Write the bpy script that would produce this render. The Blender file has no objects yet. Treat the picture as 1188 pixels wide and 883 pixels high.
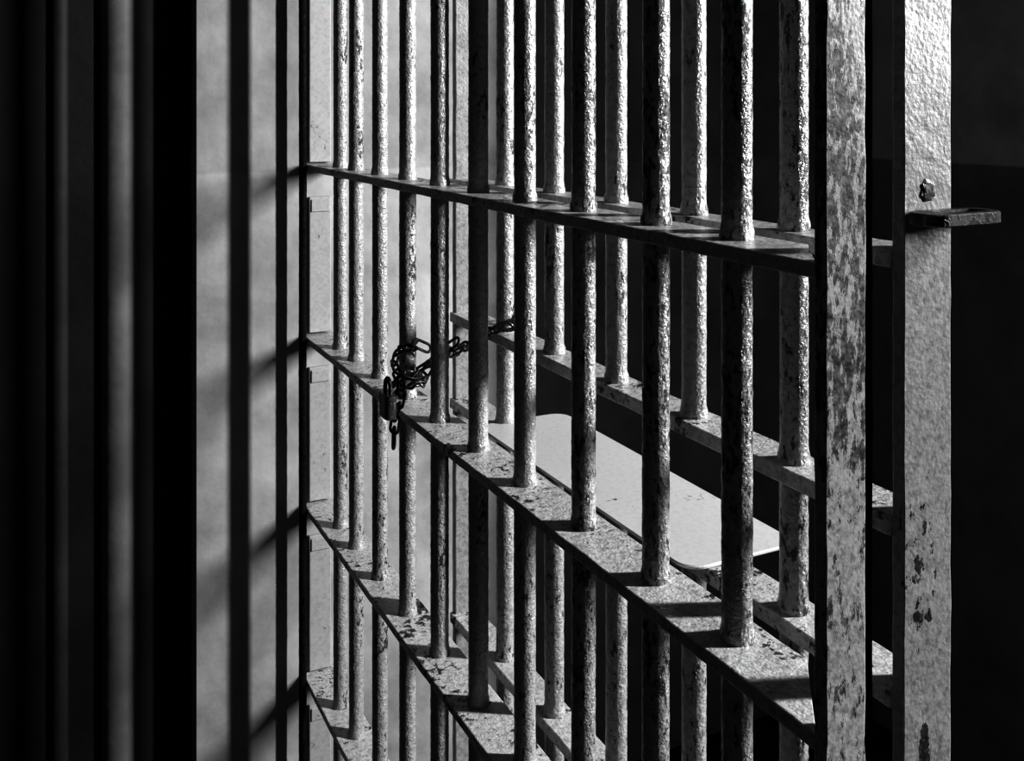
import bpy, bmesh, math, random
from mathutils import Vector, noise, Matrix
random.seed(3)
scene = bpy.context.scene
COL = scene.collection
H = 1.75
XV, YV, F = 16.0, 126.0, 1155.0
TH = math.atan((594-XV)/F)
CT, ST = math.cos(TH), math.sin(TH)
DF = 0.4*CT/0.57
DB = 0.719
DS = DF-0.040
def t_of(x, D):
    X = x-XV
    return (F*D/(X*CT)-D*ST)/CT
def d_of(x, t):
    X = x-XV
    return X*CT*CT*t/(F-X*CT*ST)
T = t_of(351, DS)
FX = [855, 761, 677, 609, 555, 510, 473, 441, 413.5, 395]
LAMP = (3.43, -0.42, H+0.88)

# ------------------------------------------------------------ materials
def nodes_of(name):
    m = bpy.data.materials.new(name); m.use_nodes = True
    nt = m.node_tree
    for n in list(nt.nodes): nt.nodes.remove(n)
    out = nt.nodes.new('ShaderNodeOutputMaterial')
    b = nt.nodes.new('ShaderNodeBsdfPrincipled')
    nt.links.new(b.outputs[0], out.inputs[0])
    return m, nt, b

def g(v): return (v, v, v, 1)

def peel(name, light=0.55, dark=0.03, thr=0.5, scale=38.0, zs=0.45, rough=0.32, width=0.015, bump=0.6,
         fine=300, big=0.35, metallic=0.0, grain=0.25, tone=0.5, spec=0.5, chipd=0.7, spot=None):
    m, nt, b = nodes_of(name)
    L = nt.links.new
    N = nt.nodes.new
    geo = N('ShaderNodeNewGeometry')
    mp = N('ShaderNodeMapping'); mp.inputs['Scale'].default_value = (1, 1, zs)
    L(geo.outputs['Position'], mp.inputs['Vector'])
    def tex(sc, det, ro=0.6, raw=False):
        n = N('ShaderNodeTexNoise'); n.inputs['Scale'].default_value = sc
        n.inputs['Detail'].default_value = det; n.inputs['Roughness'].default_value = ro
        L(geo.outputs['Position'] if raw else mp.outputs[0], n.inputs['Vector']); return n.outputs[0]
    def math_(op, a, b_, c=None):
        n = N('ShaderNodeMath'); n.operation = op
        for i, v in enumerate((a, b_, c)):
            if v is None: continue
            if isinstance(v, (int, float)): n.inputs[i].default_value = v
            else: L(v, n.inputs[i])
        return n.outputs[0]
    n1 = tex(scale, 7, 0.7); n2 = tex(scale*0.12, 2, 0.5)
    a = math_('MULTIPLY_ADD', math_('SUBTRACT', n2, 0.5), big*2, n1)
    if spot:     # extra wear around given places (x, y, z, radius)
        for (sx, sy, sz, sr) in spot:
            vd = N('ShaderNodeVectorMath'); vd.operation = 'DISTANCE'
            vm = N('ShaderNodeVectorMath'); vm.operation = 'MULTIPLY'; vm.inputs[1].default_value = (1.6, 1, 0.6)
            L(geo.outputs['Position'], vm.inputs[0]); L(vm.outputs[0], vd.inputs[0])
            vd.inputs[1].default_value = (sx*1.6, sy, sz*0.6)
            mr = N('ShaderNodeMapRange'); mr.interpolation_type = 'SMOOTHSTEP'
            mr.inputs['From Min'].default_value = sr; mr.inputs['From Max'].default_value = sr*0.2
            mr.inputs['To Min'].default_value = 0; mr.inputs['To Max'].default_value = 0.26
            L(vd.outputs['Value'], mr.inputs['Value'])
            a = math_('ADD', a, mr.outputs[0])
    r = N('ShaderNodeMapRange'); r.interpolation_type = 'SMOOTHSTEP'
    r.inputs['From Min'].default_value = thr-width; r.inputs['From Max'].default_value = thr+width
    L(a, r.inputs['Value'])           # 1 = chipped
    n3 = tex(130, 5, 0.7, True)
    cr = N('ShaderNodeValToRGB')
    cr.color_ramp.elements[0].position = 0.32; cr.color_ramp.elements[0].color = g(light*tone)
    cr.color_ramp.elements[1].position = 0.55; cr.color_ramp.elements[1].color = g(light)
    L(n3, cr.inputs[0])
    cd = N('ShaderNodeValToRGB')
    cd.color_ramp.elements[0].position = 0.4; cd.color_ramp.elements[0].color = g(dark*0.4)
    cd.color_ramp.elements[1].position = 0.65; cd.color_ramp.elements[1].color = g(dark*2.5)
    L(n3, cd.inputs[0])
    mx = N('ShaderNodeMix'); mx.data_type = 'RGBA'
    L(r.outputs[0], mx.inputs[0]); L(cr.outputs[0], mx.inputs[6]); L(cd.outputs[0], mx.inputs[7])
    L(mx.outputs[2], b.inputs['Base Color'])
    rr = N('ShaderNodeMapRange'); rr.inputs['To Min'].default_value = rough; rr.inputs['To Max'].default_value = 0.55
    L(r.outputs[0], rr.inputs['Value']); L(rr.outputs[0], b.inputs['Roughness'])
    b.inputs['Metallic'].default_value = metallic
    b.inputs['Specular IOR Level'].default_value = spec
    n4 = tex(fine, 3, 0.6, True)
    n5 = tex(fine*0.25, 2, 0.5, True)
    h = math_('MULTIPLY_ADD', r.outputs[0], -chipd, math_('MULTIPLY_ADD', n4, grain, math_('MULTIPLY', n5, grain*1.2)))
    bp = N('ShaderNodeBump'); bp.inputs['Strength'].default_value = bump; bp.inputs['Distance'].default_value = 0.0015
    L(h, bp.inputs['Height']); L(bp.outputs[0], b.inputs['Normal'])
    return m

ts = t_of(1036, DB-0.02)
M_bar = peel('chipped_bar_paint', 0.40, 0.03, 0.635, 150, 0.5, bump=1.0, grain=1.1, rough=0.22, spec=0.8, tone=0.6, big=0.3, chipd=1.0)
M_barworn = peel('worn_bar_paint', 0.38, 0.02, 0.56, 150, 0.45, bump=1.0, grain=1.2, rough=0.22, big=0.2, spec=0.8, tone=0.55, chipd=1.0)
M_strip = peel('crazed_strip_paint', 0.56, 0.04, 0.625, 80, 1.0, bump=1.0, grain=0.6, tone=0.5, big=0.3, chipd=1.0, rough=0.26, spec=0.6)
M_post = peel('flaking_post_paint', 0.42, 0.09, 0.52, 120, 0.35, bump=0.7, grain=0.35, big=0.25, rough=0.42, spec=0.3)
M_stile = peel('blistered_stile_paint', 0.34, 0.025, 0.76, 75, 0.55, bump=0.75, grain=0.5, big=0.25, fine=240, rough=0.40, tone=0.6, spec=0.35,
               spot=[(d_of(1058, ts), ts-0.012, H-0.394, 0.075), (d_of(1060, ts), ts-0.012, H-0.57, 0.03), (d_of(1100, ts), ts-0.012, H-0.47, 0.022), (d_of(1098, ts), ts-0.012, H-0.22, 0.02)])
M_shelf = peel('smooth_shelf_paint', 0.58, 0.15, 0.76, 90, 1.0, rough=0.4, bump=0.35, grain=0.15, tone=0.88)
M_dark = peel('dark_iron_and_shade', 0.012, 0.006, 0.5, 60, 0.6, rough=0.7, spec=0.1)
M_chain = peel('blackened_chain_steel', 0.20, 0.05, 0.5, 150, 1, rough=0.3, bump=0.3, metallic=0.8)
M_latch = peel('painted_latch_steel', 0.06, 0.012, 0.58, 90, 1, bump=0.5)
M_plate = peel('wall_plate_paint', 0.42, 0.2, 0.72, 70, 0.6, rough=0.45, bump=0.3, tone=0.8, spec=0.3)

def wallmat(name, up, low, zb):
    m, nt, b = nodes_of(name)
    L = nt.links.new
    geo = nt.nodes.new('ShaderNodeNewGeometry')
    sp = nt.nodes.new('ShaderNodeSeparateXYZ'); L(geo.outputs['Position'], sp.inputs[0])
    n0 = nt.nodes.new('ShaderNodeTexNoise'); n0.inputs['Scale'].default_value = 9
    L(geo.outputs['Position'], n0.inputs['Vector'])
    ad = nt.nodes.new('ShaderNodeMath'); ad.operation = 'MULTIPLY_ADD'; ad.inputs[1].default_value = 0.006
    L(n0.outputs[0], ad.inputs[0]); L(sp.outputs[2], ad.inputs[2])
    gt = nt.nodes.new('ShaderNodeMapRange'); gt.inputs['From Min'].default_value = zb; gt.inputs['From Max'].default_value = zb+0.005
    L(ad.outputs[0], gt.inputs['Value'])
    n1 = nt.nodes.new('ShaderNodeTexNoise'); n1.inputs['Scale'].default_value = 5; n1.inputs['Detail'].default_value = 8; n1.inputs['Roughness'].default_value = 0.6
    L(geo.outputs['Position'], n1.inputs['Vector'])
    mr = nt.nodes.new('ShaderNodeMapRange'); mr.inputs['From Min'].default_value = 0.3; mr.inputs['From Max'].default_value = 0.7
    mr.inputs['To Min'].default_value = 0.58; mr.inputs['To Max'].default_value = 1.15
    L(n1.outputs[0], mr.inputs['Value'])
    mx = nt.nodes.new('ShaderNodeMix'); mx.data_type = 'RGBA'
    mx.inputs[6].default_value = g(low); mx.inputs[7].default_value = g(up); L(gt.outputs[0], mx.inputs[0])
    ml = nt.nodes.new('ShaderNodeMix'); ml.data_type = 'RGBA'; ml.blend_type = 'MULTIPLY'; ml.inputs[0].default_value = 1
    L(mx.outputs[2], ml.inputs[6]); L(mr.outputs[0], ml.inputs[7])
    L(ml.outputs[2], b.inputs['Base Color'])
    b.inputs['Roughness'].default_value = 0.7
    v = nt.nodes.new('ShaderNodeTexNoise'); v.inputs['Scale'].default_value = 22; v.inputs['Detail'].default_value = 5
    L(geo.outputs['Position'], v.inputs['Vector'])
    bp = nt.nodes.new('ShaderNodeBump'); bp.inputs['Strength'].default_value = 0.35; bp.inputs['Distance'].default_value = 0.006
    L(v.outputs[0], bp.inputs['Height']); L(bp.outputs[0], b.inputs['Normal'])
    return m
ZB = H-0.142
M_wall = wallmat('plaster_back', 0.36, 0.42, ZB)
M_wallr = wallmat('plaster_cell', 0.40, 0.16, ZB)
M_walll = wallmat('plaster_corridor', 0.03, 0.015, ZB)
M_shade = wallmat('wall_shade_tone', 0.009, 0.007, ZB)  # near-black tone paints shade onto the left part of the wall
M_streak = wallmat('light_streak_tone', 0.19, 0.18, ZB)  # paler tone paints in a streak of light between bar shadows
M_streak2 = wallmat('faint_streak_tone', 0.03, 0.028, ZB)  # dimmer tone for the second painted light streak
M_floor = wallmat('concrete_floor', 0.03, 0.03, -1)
M_ceil = wallmat('ceiling_paint', 0.03, 0.03, -1)

# ------------------------------------------------------------ mesh helpers
def mesh_obj(name, bm, mat, smooth=False, parent=None):
    me = bpy.data.meshes.new(name); bm.to_mesh(me); bm.free()
    if smooth:
        for p in me.polygons: p.use_smooth = True
    me.materials.append(mat)
    o = bpy.data.objects.new(name, me); COL.objects.link(o)
    if parent: o.parent = parent
    return o

def empty(name, loc, label, cat):
    e = bpy.data.objects.new(name, None); e.location = loc; e.empty_display_size = .05
    e["label"] = label; e["category"] = cat
    COL.objects.link(e)
    return e

def to_local(o, parent):
    o.parent = parent
    o.matrix_parent_inverse = Matrix.Translation(parent.location).inverted()

def struct(name, lo, hi, mat):
    bm = bmesh.new()
    bmesh.ops.create_cube(bm, size=1)
    c = [(lo[i]+hi[i])/2 for i in range(3)]; d = [hi[i]-lo[i] for i in range(3)]
    for v in bm.verts: v.co = Vector((v.co[i]*d[i] for i in range(3)))
    o = mesh_obj(name, bm, mat); o.location = c
    o["kind"] = "structure"
    return o

def box_bm(bm, lo, hi, bev=0.0015, step=0.0, amp=0.0, seed=0.0):
    b2 = bmesh.new()
    bmesh.ops.create_cube(b2, size=1)
    c = Vector([(lo[i]+hi[i])/2 for i in range(3)]); d = [hi[i]-lo[i] for i in range(3)]
    for v in b2.verts: v.co = c+Vector([v.co[i]*d[i] for i in range(3)])
    if step:
        ax = max(range(3), key=lambda i: d[i]); n = int(d[ax]/step)
        for k in range(1, n):
            co = Vector(c); co[ax] = lo[ax]+d[ax]*k/n
            no = Vector((0, 0, 0)); no[ax] = 1
            bmesh.ops.bisect_plane(b2, geom=b2.verts[:]+b2.edges[:]+b2.faces[:], plane_co=co, plane_no=no)
    if bev:
        es = [e for e in b2.edges if len(e.link_faces) == 2 and e.calc_face_angle(0) > 1.0]
        bmesh.ops.bevel(b2, geom=es, offset=bev, segments=2, affect='EDGES', profile=0.5)
    if amp:
        for v in b2.verts:
            v.co += noise.noise_vector(v.co*35+Vector((seed, seed, 0)))*amp
    me = bpy.data.meshes.new('tmp'); b2.to_mesh(me); b2.free(); bm.from_mesh(me); bpy.data.meshes.remove(me)

def bar_mesh(x, y, z0, z1, r, zs, mat, name, parent, seed, amp=0.0004):
    bm = bmesh.new(); N = 36; rings = max(2, int((z1-z0)/0.004))
    prev = None
    for i in range(rings+1):
        z = z0+(z1-z0)*i/rings
        rr = r
        for s in zs:
            dd = abs(z-s)
            if dd < 0.03: rr += 0.0020*math.exp(-((dd-0.006)/0.005)**2) if dd > 0.006 else 0.0020
        wx = 0.0005*noise.noise(Vector((seed*3.1, 0, z*2.2))); wy = 0.0005*noise.noise(Vector((0, seed*3.1, z*2.2)))
        ring = []
        for k in range(N):
            a = 2*math.pi*k/N
            ca, sa = math.cos(a), math.sin(a)
            p = Vector((ca*r*90, sa*r*90, z*75+seed*17))
            q = Vector((ca*r*280, sa*r*280, z*230+seed*5))
            e = amp*noise.noise(p)+1.4*amp*noise.noise(q)
            ring.append(bm.verts.new((x+wx+ca*(rr+e), y+wy+sa*(rr+e), z)))
        if prev:
            for k in range(N):
                bm.faces.new((prev[k], prev[(k+1) % N], ring[(k+1) % N], ring[k]))
        else:
            bm.faces.new(list(reversed(ring)))
        prev = ring
    bm.faces.new(prev)
    o = mesh_obj(name, bm, mat, True); to_local(o, parent)
    return o

# ------------------------------------------------------------ room
ZC = 3.3
XR = 2.2
TE = 0.95
XD = d_of(228, T)      # edge of the set-back dark panel standing for unlit wall
struct('floor', (-1.6, -2.1, -0.1), (4.7, T+0.3, 0), M_floor)
struct('ceiling', (-1.6, -2.1, ZC), (4.7, T+0.3, ZC+0.1), M_ceil)
struct('wall_back', (XD, T, 0), (XR+0.1, T+0.2, ZC), M_wall)
struct('shade_panel', (-1.5, T+0.07, 0), (XD, T+0.2, ZC), M_shade)  # added panel, its dark colour keeps this side looking unlit
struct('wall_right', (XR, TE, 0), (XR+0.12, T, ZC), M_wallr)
struct('wall_far_right', (4.6, -2.0, 0), (4.7, TE, ZC), M_walll)
struct('light_blocker', (XR+0.12, TE, 0), (4.7, TE+0.1, ZC), M_walll)  # added out of view to block the lamp's light
struct('wall_left', (-1.6, -2.0, 0), (-1.5, T+0.2, ZC), M_walll)
struct('wall_front', (-1.5, -2.1, 0), (4.6, -2.0, ZC), M_walll)
def streak_strip(name, x0, x1, dep, mat):  # half-round strip shaped and coloured to look like a soft light streak
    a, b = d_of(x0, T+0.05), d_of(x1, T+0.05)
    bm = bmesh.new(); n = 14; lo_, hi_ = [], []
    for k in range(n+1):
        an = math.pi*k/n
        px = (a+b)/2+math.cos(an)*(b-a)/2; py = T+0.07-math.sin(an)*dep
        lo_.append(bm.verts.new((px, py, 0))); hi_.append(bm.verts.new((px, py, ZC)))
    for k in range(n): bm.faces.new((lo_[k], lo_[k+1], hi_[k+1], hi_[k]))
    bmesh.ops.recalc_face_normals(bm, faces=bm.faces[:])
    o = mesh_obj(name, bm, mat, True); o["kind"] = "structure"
streak_strip('light_streak_1', 118, 160, 0.03, M_streak)
streak_strip('light_streak_2', 58, 80, 0.015, M_streak2)

# ------------------------------------------------------------ fixed grille
ZS = [H-0.126, H-0.514, H-0.897, H-1.283]
ZD = [H-0.125, H-0.516, H-0.898, H-1.281]
ZTOP = H+0.75
zall = [0.03]+ZS+[ZTOP]
R = 0.0150
grille = empty('cell_grille', (DF, 1.5, 0), "fixed iron cell grille of round bars through flat crossbars, paint chipped", "prison bars")
for i, x in enumerate(FX):
    bar_mesh(DF, t_of(x, DF), 0.0, ZTOP+0.02, R, zall, M_barworn if i < 3 else M_bar, 'bar', grille, i+1)
o = bar_mesh(DF-0.049, T-0.036, 0.0, ZTOP+0.02, 0.0085, [], M_dark, 'hinge_rod', grille, 31)
o["label"] = "thin dark iron hinge rod"
tp = t_of(946, DS)-0.012
for j, z in enumerate(zall):
    bm = bmesh.new()
    box_bm(bm, (DS, tp+0.0125, z-0.014), (DF+0.035, T-0.002, z), 0.0018, 0.03, 0.0010, j*3.3)
    for v in bm.verts:      # notched end behind the post
        if v.co.x > DF+0.01 and v.co.y < tp+0.10: v.co.y = tp+0.10
    o = mesh_obj('crossbar', bm, M_strip); to_local(o, grille)
a1 = d_of(1005, tp)
bm = bmesh.new(); box_bm(bm, (DS-0.001, tp, 0), (a1, tp+0.013, ZTOP+0.05), 0.002, 0.02, 0.0010, 9)
o = mesh_obj('end_post', bm, M_post); to_local(o, grille)
fb0 = d_of(999, 0.652); fb1 = d_of(1013, 0.652)
bm = bmesh.new(); box_bm(bm, (fb0, 0.652, 0), (fb1, 0.664, ZTOP+0.05), 0.0015, 0.03, 0.0008, 19)
o = mesh_obj('backing_bar', bm, M_dark); to_local(o, grille)  # near-black colour stands in for the shade behind the end post
o["label"] = "backing bar coloured dark for shade"

# wall plates
zp = [0.0]+sorted(ZS)+[ZTOP]
p0 = d_of(359, T-0.012); p1 = d_of(384, T-0.012)
for i in range(len(zp)-1):
    bm = bmesh.new()
    z0 = zp[i]+0.004; z1 = zp[i+1]-0.075
    box_bm(bm, (p0, T-0.012, z0), (p1, T-0.0005, z1), 0.002, 0.05, 0.0006, i)
    box_bm(bm, (p0+0.004, T-0.015, z1-0.034), (p1-0.004, T-0.008, z1-0.006), 0.0015)
    o = mesh_obj('wall_plate', bm, M_plate)
    o["label"] = "pale painted steel plate fixed upright on the wall"; o["category"] = "metal plate"; o["group"] = "plates along the grille end"

# ------------------------------------------------------------ door behind
door = empty('cell_door', (DB, 1.2, 0), "barred iron cell door with food shelf, blistered pale paint, chained shut", "cell door")
ZM = H-0.363
zdoor = [0.03]+ZD+[ZTOP]
for i, x in enumerate([921, 805, 715, 643, 586]):
    t = t_of(x, DB)
    if i in (1, 2, 3):
        bar_mesh(DB, t, 0.02, ZD[1]-0.002, 0.0146, [zz for zz in zdoor if zz < ZD[1]+.01], M_bar, 'bar', door, 40+i)
        bar_mesh(DB, t, ZM-0.012, ZTOP+0.01, 0.0146, [ZM]+[zz for zz in zdoor if zz > ZM], M_bar, 'bar', door, 50+i)
    else:
        bar_mesh(DB, t, 0.02, ZTOP+0.01, 0.0146, zdoor+[ZM], M_barworn if i == 0 else M_bar, 'bar', door, 40+i)
tf = t_of(524, DB-0.02)
s0 = d_of(1048, ts-0.012); s1 = d_of(1104, ts-0.012)
for j, z in enumerate(zdoor+[ZM]):
    bm = bmesh.new()
    box_bm(bm, (DB-0.024, ts, z-0.017), (DB+0.027, tf, z), 0.0018, 0.03, 0.0010, 50+j*3.3)
    o = mesh_obj('crossbar', bm, M_strip); to_local(o, door)
bm = bmesh.new(); box_bm(bm, (s0, ts-0.012, 0.02), (s1, ts+0.001, ZTOP+0.04), 0.002, 0.02, 0.0009, 77)
o = mesh_obj('stile', bm, M_stile); to_local(o, door)
bm = bmesh.new(); box_bm(bm, (DB-0.018, tf-0.012, 0.02), (DB+0.018, tf+0.002, ZTOP+0.04), 0.002, 0.02, 0.0009, 78)
o = mesh_obj('stile', bm, M_stile); to_local(o, door)
def rounded_plate(lo, hi, z0, z1, r, slot=None):
    bm = bmesh.new()
    def loop(lo, hi, r, z, n=8):
        vs = []
        for cx, cy, a0 in ((hi[0]-r, hi[1]-r, 0), (lo[0]+r, hi[1]-r, 90), (lo[0]+r, lo[1]+r, 180), (hi[0]-r, lo[1]+r, 270)):
            for k in range(n+1):
                a = math.radians(a0+90*k/n)
                vs.append(bm.verts.new((cx+r*math.cos(a), cy+r*math.sin(a), z)))
        return vs
    e = 0.0012
    def sh(d, z): return loop((lo[0]+d, lo[1]+d), (hi[0]-d, hi[1]-d), r, z)
    rings = [sh(e, z0), sh(0, z0+e), sh(0, z1-e), sh(e, z1)]
    for a, b in zip(rings[:-1], rings[1:]):
        n = len(a)
        for k in range(n): bm.faces.new((a[k], a[(k+1) % n], b[(k+1) % n], b[k]))
    if slot:
        sl, shh, sr = slot
        it = loop(sl, shh, sr, z1); ib = loop(sl, shh, sr, z0)
        n = len(it)
        for k in range(n):
            bm.faces.new((it[k], it[(k+1) % n], ib[(k+1) % n], ib[k]))
            bm.faces.new((rings[3][k], rings[3][(k+1) % n], it[(k+1) % n], it[k]))
            bm.faces.new((ib[k], ib[(k+1) % n], rings[0][(k+1) % n], rings[0][k]))
    else:
        bm.faces.new(rings[3]); bm.faces.new(list(reversed(rings[0])))
    bmesh.ops.recalc_face_normals(bm, faces=bm.faces[:])
    return bm
bm = rounded_plate((0.668, 0.898), (0.828, 1.462), ZD[1]+0.0005, ZD[1]+0.005, 0.026)
o = mesh_obj('food_shelf', bm, M_shelf); to_local(o, door)
o["label"] = "smooth painted food shelf"
# latch
zl = H-0.090
l0 = d_of(1062, ts-0.03); l1 = d_of(1164, ts-0.045)
bm = rounded_plate((l0, ts-0.052), (l1, ts-0.0125), zl-0.011, zl, 0.0185, ((l0+0.032, ts-0.042), (l1-0.010, ts-0.023), 0.0092))
o = mesh_obj('latch', bm, M_latch); to_local(o, door)
o["label"] = "slotted dark steel latch tongue"
kx = d_of(1078, ts-0.014)
bm = bmesh.new()
bmesh.ops.create_icosphere(bm, subdivisions=4, radius=1)
for v in bm.verts:
    n_ = 1+0.35*noise.noise(v.co*2.3)
    sq = [math.copysign(abs(c)**0.6, c) for c in v.co]
    v.co = Vector((kx+sq[0]*0.0085*n_, ts-0.0122+v.co.y*0.0014*n_, zl+0.017+sq[2]*0.009*n_))
o = mesh_obj('weld_scar', bm, M_latch, True); to_local(o, door)
o["label"] = "rough dark weld scar"

# ------------------------------------------------------------ chain
def link_mesh():
    bm = bmesh.new(); L, W, r = 0.0105, 0.0076, 0.0025; path = []
    n = 10
    for k in range(n+1):
        a = -math.pi/2+math.pi*k/n; path.append((L+W*math.cos(a), W*math.sin(a)))
    for k in range(n+1):
        a = math.pi/2+math.pi*k/n; path.append((-L+W*math.cos(a), W*math.sin(a)))
    P = len(path); rings = []
    for i, (px, py) in enumerate(path):
        q0 = Vector(path[i-1]); q1 = Vector(path[(i+1) % P]); t = (q1-q0).normalized(); nrm = Vector((t.y, -t.x))
        rings.append([bm.verts.new((px+nrm.x*r*math.cos(b), py+nrm.y*r*math.cos(b), r*math.sin(b))) for b in [2*math.pi*k/10 for k in range(10)]])
    for i in range(P):
        a, b = rings[i], rings[(i+1) % P]
        for k in range(10): bm.faces.new((a[k], a[(k+1) % 10], b[(k+1) % 10], b[k]))
    bmesh.ops.recalc_face_normals(bm, faces=bm.faces[:])
    me = bpy.data.meshes.new('link'); bm.to_mesh(me); bm.free()
    for p in me.polygons: p.use_smooth = True
    me.materials.append(M_chain)
    return me
LM = link_mesh()
def chain(pts, e):
    pts = [Vector(p) for p in pts]
    dense = []
    for i in range(len(pts)-1):
        p0 = pts[max(i-1, 0)]; p1 = pts[i]; p2 = pts[i+1]; p3 = pts[min(i+2, len(pts)-1)]
        for k in range(40):
            t = k/40
            dense.append(0.5*((2*p1)+(p2-p0)*t+(2*p0-5*p1+4*p2-p3)*t*t+(3*p1-p0-3*p2+p3)*t**3))
    dense.append(pts[-1])
    pitch = 0.0252; acc = 0; last = dense[0]; nodes = [dense[0]]
    for p in dense[1:]:
        acc += (p-last).length; last = p
        if acc >= pitch: nodes.append(p); acc = 0
    for i in range(len(nodes)-1):
        a, b = nodes[i], nodes[i+1]; mid = (a+b)/2
        q = (b-a).to_track_quat('X', 'Z')
        rot = q.to_matrix().to_4x4() @ Matrix.Rotation(math.radians(40 if i % 2 else 130)+random.uniform(-.2, .2), 4, 'X')
        o = bpy.data.objects.new('link', LM); COL.objects.link(o)
        o.parent = e; o.matrix_parent_inverse = Matrix.Translation(e.location).inverted()
        o.matrix_basis = Matrix.Translation(mid) @ rot
def P(x, y, D):
    t = t_of(x, D); depth = t*CT+D*ST
    return Vector((D, t, H-(y-YV)*depth/F))
ce = empty('chain', P(457, 522, DF-0.055), "blackened steel chain looped around bars of door and grille", 'chain')
chain([P(583, 372, DB+0.026), P(600, 371, DB+0.012), P(602, 376, DB-0.022), P(580, 380, DB-0.036), P(552, 394, DB-0.036), P(530, 408, DB-0.04),
       P(505, 418, DB-0.05), P(486, 428, DF+0.024), P(478, 436, DF-0.012), P(466, 434, DF-0.03), P(458, 448, DF-0.045), P(452, 462, DF-0.052)], ce)
chain([P(496, 404, DF+0.028), P(482, 398, DF+0.006), P(476, 404, DF-0.022), P(462, 406, DF-0.03), P(458, 424, DF-0.045), P(466, 446, DF-0.052), P(462, 470, DF-0.055), P(457, 500, DF-0.055), P(457, 522, DF-0.055)], ce)
chain([P(530, 396, DF+0.055), P(508, 412, DF+0.035), P(492, 436, DF+0.02), P(486, 446, DF-0.02), P(470, 444, DF-0.035), P(455, 440, DF-0.05)], ce)
pp = P(450, 470, DF-0.075); px, py, pz = pp
pad = empty('padlock', (px, py, pz), "old dark steel padlock hanging on the chain", "padlock")
bm = rounded_plate((px-0.010, py-0.020), (px+0.010, py+0.020), pz-0.020, pz+0.020, 0.007)
o = mesh_obj('padlock_body', bm, M_chain); to_local(o, pad)
bm = bmesh.new(); rings = []
rr_ = 0.0036
for k in range(17):
    a = math.pi*k/16; cy, cz = py+0.013*math.cos(a), pz+0.026+0.018*math.sin(a)
    if k == 0: rings.append([(px+rr_*math.cos(b), cy+rr_*math.sin(b), pz+0.019) for b in [2*math.pi*j/10 for j in range(10)]])
    rings.append([(px+rr_*math.cos(b), cy+rr_*math.sin(b)*math.cos(a), cz+rr_*math.sin(b)*math.sin(a)) for b in [2*math.pi*j/10 for j in range(10)]])
rings.append([(c[0], c[1], pz+0.019) for c in rings[-1]])
rings = [[bm.verts.new(c) for c in rg] for rg in rings]
for a, b in zip(rings[:-1], rings[1:]):
    for k in range(10): bm.faces.new((a[k], a[(k+1) % 10], b[(k+1) % 10], b[k]))
bmesh.ops.recalc_face_normals(bm, faces=bm.faces[:])
o = mesh_obj('shackle', bm, M_chain, True); to_local(o, pad)

# ------------------------------------------------------------ light: tall window-like lamp
ld = bpy.data.lights.new('lamp', 'AREA'); ld.energy = 310
ld.shape = 'RECTANGLE'; ld.size = 0.14; ld.size_y = 1.4
lo = bpy.data.objects.new('corridor_lamp', ld); COL.objects.link(lo)
lo.location = LAMP
aim = Vector((0.63, 1.7, H-0.1))-Vector(lo.location)
lo.rotation_euler = aim.to_track_quat('-Z', 'Y').to_euler()
w = bpy.data.worlds.new('world'); scene.world = w; w.use_nodes = True
w.node_tree.nodes['Background'].inputs[0].default_value = (0.5, 0.5, 0.5, 1)
w.node_tree.nodes['Background'].inputs[1].default_value = 0.002

# ------------------------------------------------------------ camera
cd = bpy.data.cameras.new('camera'); cam = bpy.data.objects.new('camera', cd); COL.objects.link(cam)
cd.sensor_width = 36; cd.lens = F/1188*36; cd.shift_y = -(441.5-YV)/1188
cd.clip_start = 0.02
cam.location = (0, 0, H); cam.rotation_euler = (math.radians(90), 0, -TH)
scene.camera = cam
try:
    scene.view_settings.view_transform = 'Standard'
    scene.view_settings.look = 'None'
    scene.view_settings.gamma = 0.60
    scene.view_settings.exposure = 0.22
except Exception as e:
    print(e)
